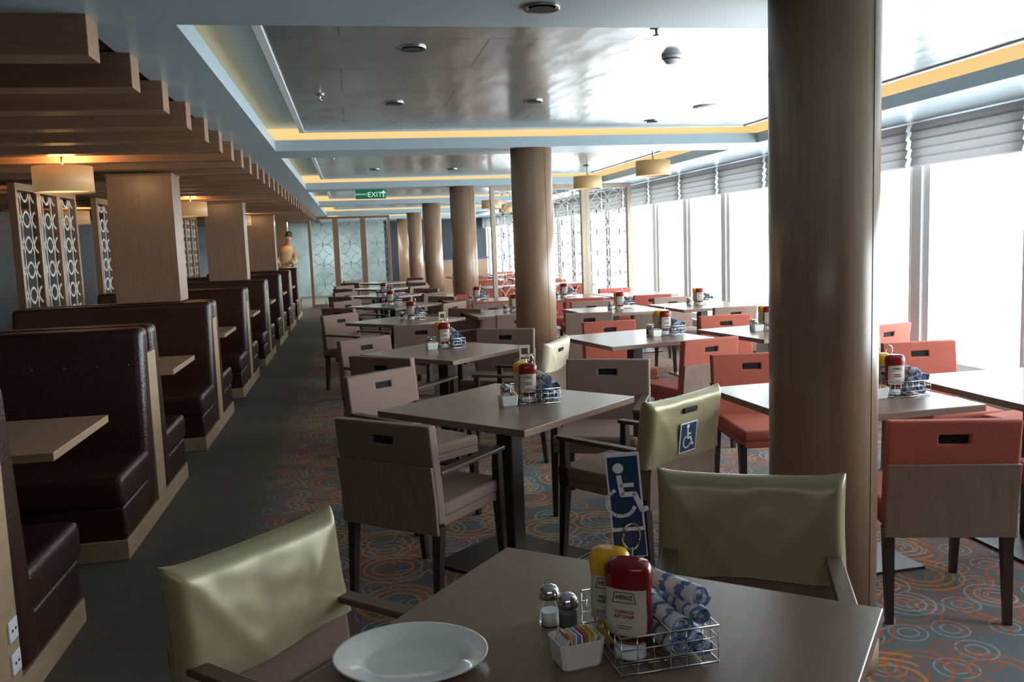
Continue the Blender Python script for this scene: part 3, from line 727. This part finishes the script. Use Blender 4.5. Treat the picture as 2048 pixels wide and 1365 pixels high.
# ------------------------------------------------------------------ person
def person(x,y,rz):
    e=empty("person",(x,y,0),rz)
    me=bpy.data.meshes.new("body");bm=bmesh.new();sk=bm.verts.layers.skin.verify();V={}
    def v(n,p,r,par=None,r2=None):
        q=bm.verts.new(p);q[sk].radius=(r,r2 or r);V[n]=q
        if par:bm.edges.new((V[par],q))
    v('pel',(0,0,.98),.15,None,.11);V['pel'][sk].use_root=True
    v('wa',(.03,0,1.12),.135,'pel',.10);v('ch',(.09,0,1.36),.165,'wa',.11);v('nk',(.14,0,1.54),.06,'ch');v('hd0',(.155,-.01,1.62),.072,'nk');v('hd1',(.17,-.01,1.70),.088,'hd0');v('hd2',(.18,0,1.78),.075,'hd1')
    for s in(-1,1):
        t=str(s)
        v('hip'+t,(s*.09,0,.90),.095,'pel');v('kn'+t,(s*.10,-.02,.50),.062,'hip'+t);v('an'+t,(s*.10,.02,.09),.042,'kn'+t);v('to'+t,(s*.11,-.14,.035),.035,'an'+t)
        v('sh'+t,(.10+s*.17,0,1.44),.06,'ch');v('el'+t,(.10+s*.24,-.05,1.17),.046,'sh'+t);v('wr'+t,(.08+s*.16,-.25,1.10),.03,'el'+t);v('pa'+t,(.08+s*.13,-.33,1.10),.034,'wr'+t,.018)
        for i,(dx,l) in enumerate(((-.03,.06),(-.01,.075),(.01,.07),(.03,.055))):
            v('f%d'%i+t,(.08+s*.13+dx,-.33-l*.6,1.10),.009,'pa'+t);v('g%d'%i+t,(.08+s*.13+dx,-.33-l,1.08),.008,'f%d'%i+t)
        v('th'+t,(.08+s*.13-s*.05,-.32,1.09),.010,'pa'+t)
    bm.to_mesh(me);bm.free();me.materials.append(M['skin'])
    o=bpy.data.objects.new("body",me);COL.objects.link(o);o.parent=e
    o.modifiers.new("k",'SKIN').use_smooth_shade=True;o.modifiers.new("s",'SUBSURF').levels=1
    b=B();b.lathe([(.19,.78),(.185,.95),(.165,1.12),(.20,1.36),(.19,1.44),(.13,1.50),(.07,1.54)],'uniform',24,sy=.72)
    for w in b.bm.verts: w.co.x+=(w.co.z-.98)*.24
    b.obj("jacket",e)
    for s in (-1,1):
        b=B();b.tube([(.10+s*.15,0,1.45),(.10+s*.245,-.05,1.17),(.08+s*.165,-.23,1.105)],.062,'uniform',12);b.obj("sleeve",e)
        b=B();b.tube([(s*.09,0,.92),(s*.10,-.02,.5),(s*.10,.02,.06)],.088,'walldark',12);b.obj("trouser_leg",e)
    b=B();bmesh.ops.create_uvsphere(b.bm,u_segments=16,v_segments=10,radius=.105,matrix=Matrix.Translation((.175,.02,1.765))@Matrix.Diagonal((.95,1,.9,1)));b.mi('hair')
    for f in b.bm.faces:f.smooth=True
    b.obj("hair",e)
    b=B()
    for s in(-1,1): b.box((.172+s*.032-.012,-.103,1.715),(.172+s*.032+.012,-.09,1.724),'hair')
    b.box((.15,-.10,1.655),(.192,-.088,1.662),'inkred');b.obj("eyes_and_mouth",e)
    b=B();b.box((.162,-.115,1.68),(.182,-.08,1.712),'skin',.006);b.obj("nose",e)
    tag(e,"person in pale uniform leaning out toward the aisle","person");e.scale=(.85,.9,1.03)
person(-1.55,21.0,math.radians(-8))
# ------------------------------------------------------------------ lights
w=bpy.data.worlds.new("World");bpy.context.scene.world=w;w.use_nodes=True
bg=w.node_tree.nodes["Background"];bg.inputs[0].default_value=(.92,.97,1.0,1);bg.inputs[1].default_value=14
L=bpy.data.lights.new("window_portal",'AREA');L.shape='RECTANGLE';L.size=Y1-YW;L.size_y=2.0
L.cycles.is_portal=True
o=bpy.data.objects.new("window_portal",L);COL.objects.link(o);o.location=(XW+.15,(YW+Y1)/2,1.3);o.rotation_euler=Matrix(((0,0,1),(1,0,0),(0,1,0))).to_euler()
def area(loc,rot,sx,sy,e,c):
    L=bpy.data.lights.new("added_fill_light",'AREA');L.shape='RECTANGLE';L.size=sx;L.size_y=sy;L.energy=e;L.color=c
    o=bpy.data.objects.new("added_fill_light",L);COL.objects.link(o);o.location=loc;o.rotation_euler=rot;return o
area((-.5,25.3,2.24),(0,0,0),2.4,3.5,190,(.9,1,.98))  # added light, brightens the space beyond the glass partition
area((-.1,-.8,2.2),(math.radians(25),0,0),2.5,.8,14,(1,.97,.93))  # added soft fill from behind the camera
area((-1.3,20.5,2.1),(0,0,0),.4,.4,7,(1,.60,.28))  # added warm light to brighten the person
# ------------------------------------------------------------------ camera
yaw,pt,ro=math.radians(10.172),math.radians(6.566),math.radians(-2.14)
f=Vector((math.sin(yaw)*math.cos(pt),math.cos(yaw)*math.cos(pt),-math.sin(pt)));r=Vector((math.cos(yaw),-math.sin(yaw),0));u=r.cross(f)
r2=r*math.cos(ro)+u*math.sin(ro);u2=-r*math.sin(ro)+u*math.cos(ro)
cam=bpy.data.cameras.new("camera");co=bpy.data.objects.new("camera",cam);COL.objects.link(co)
cam.sensor_width=36;cam.lens=1742.7/2048*36;cam.clip_start=.05
mt=Matrix((r2,u2,-f)).transposed().to_4x4();mt.translation=(0,0,1.5);co.matrix_world=mt
bpy.context.scene.camera=co
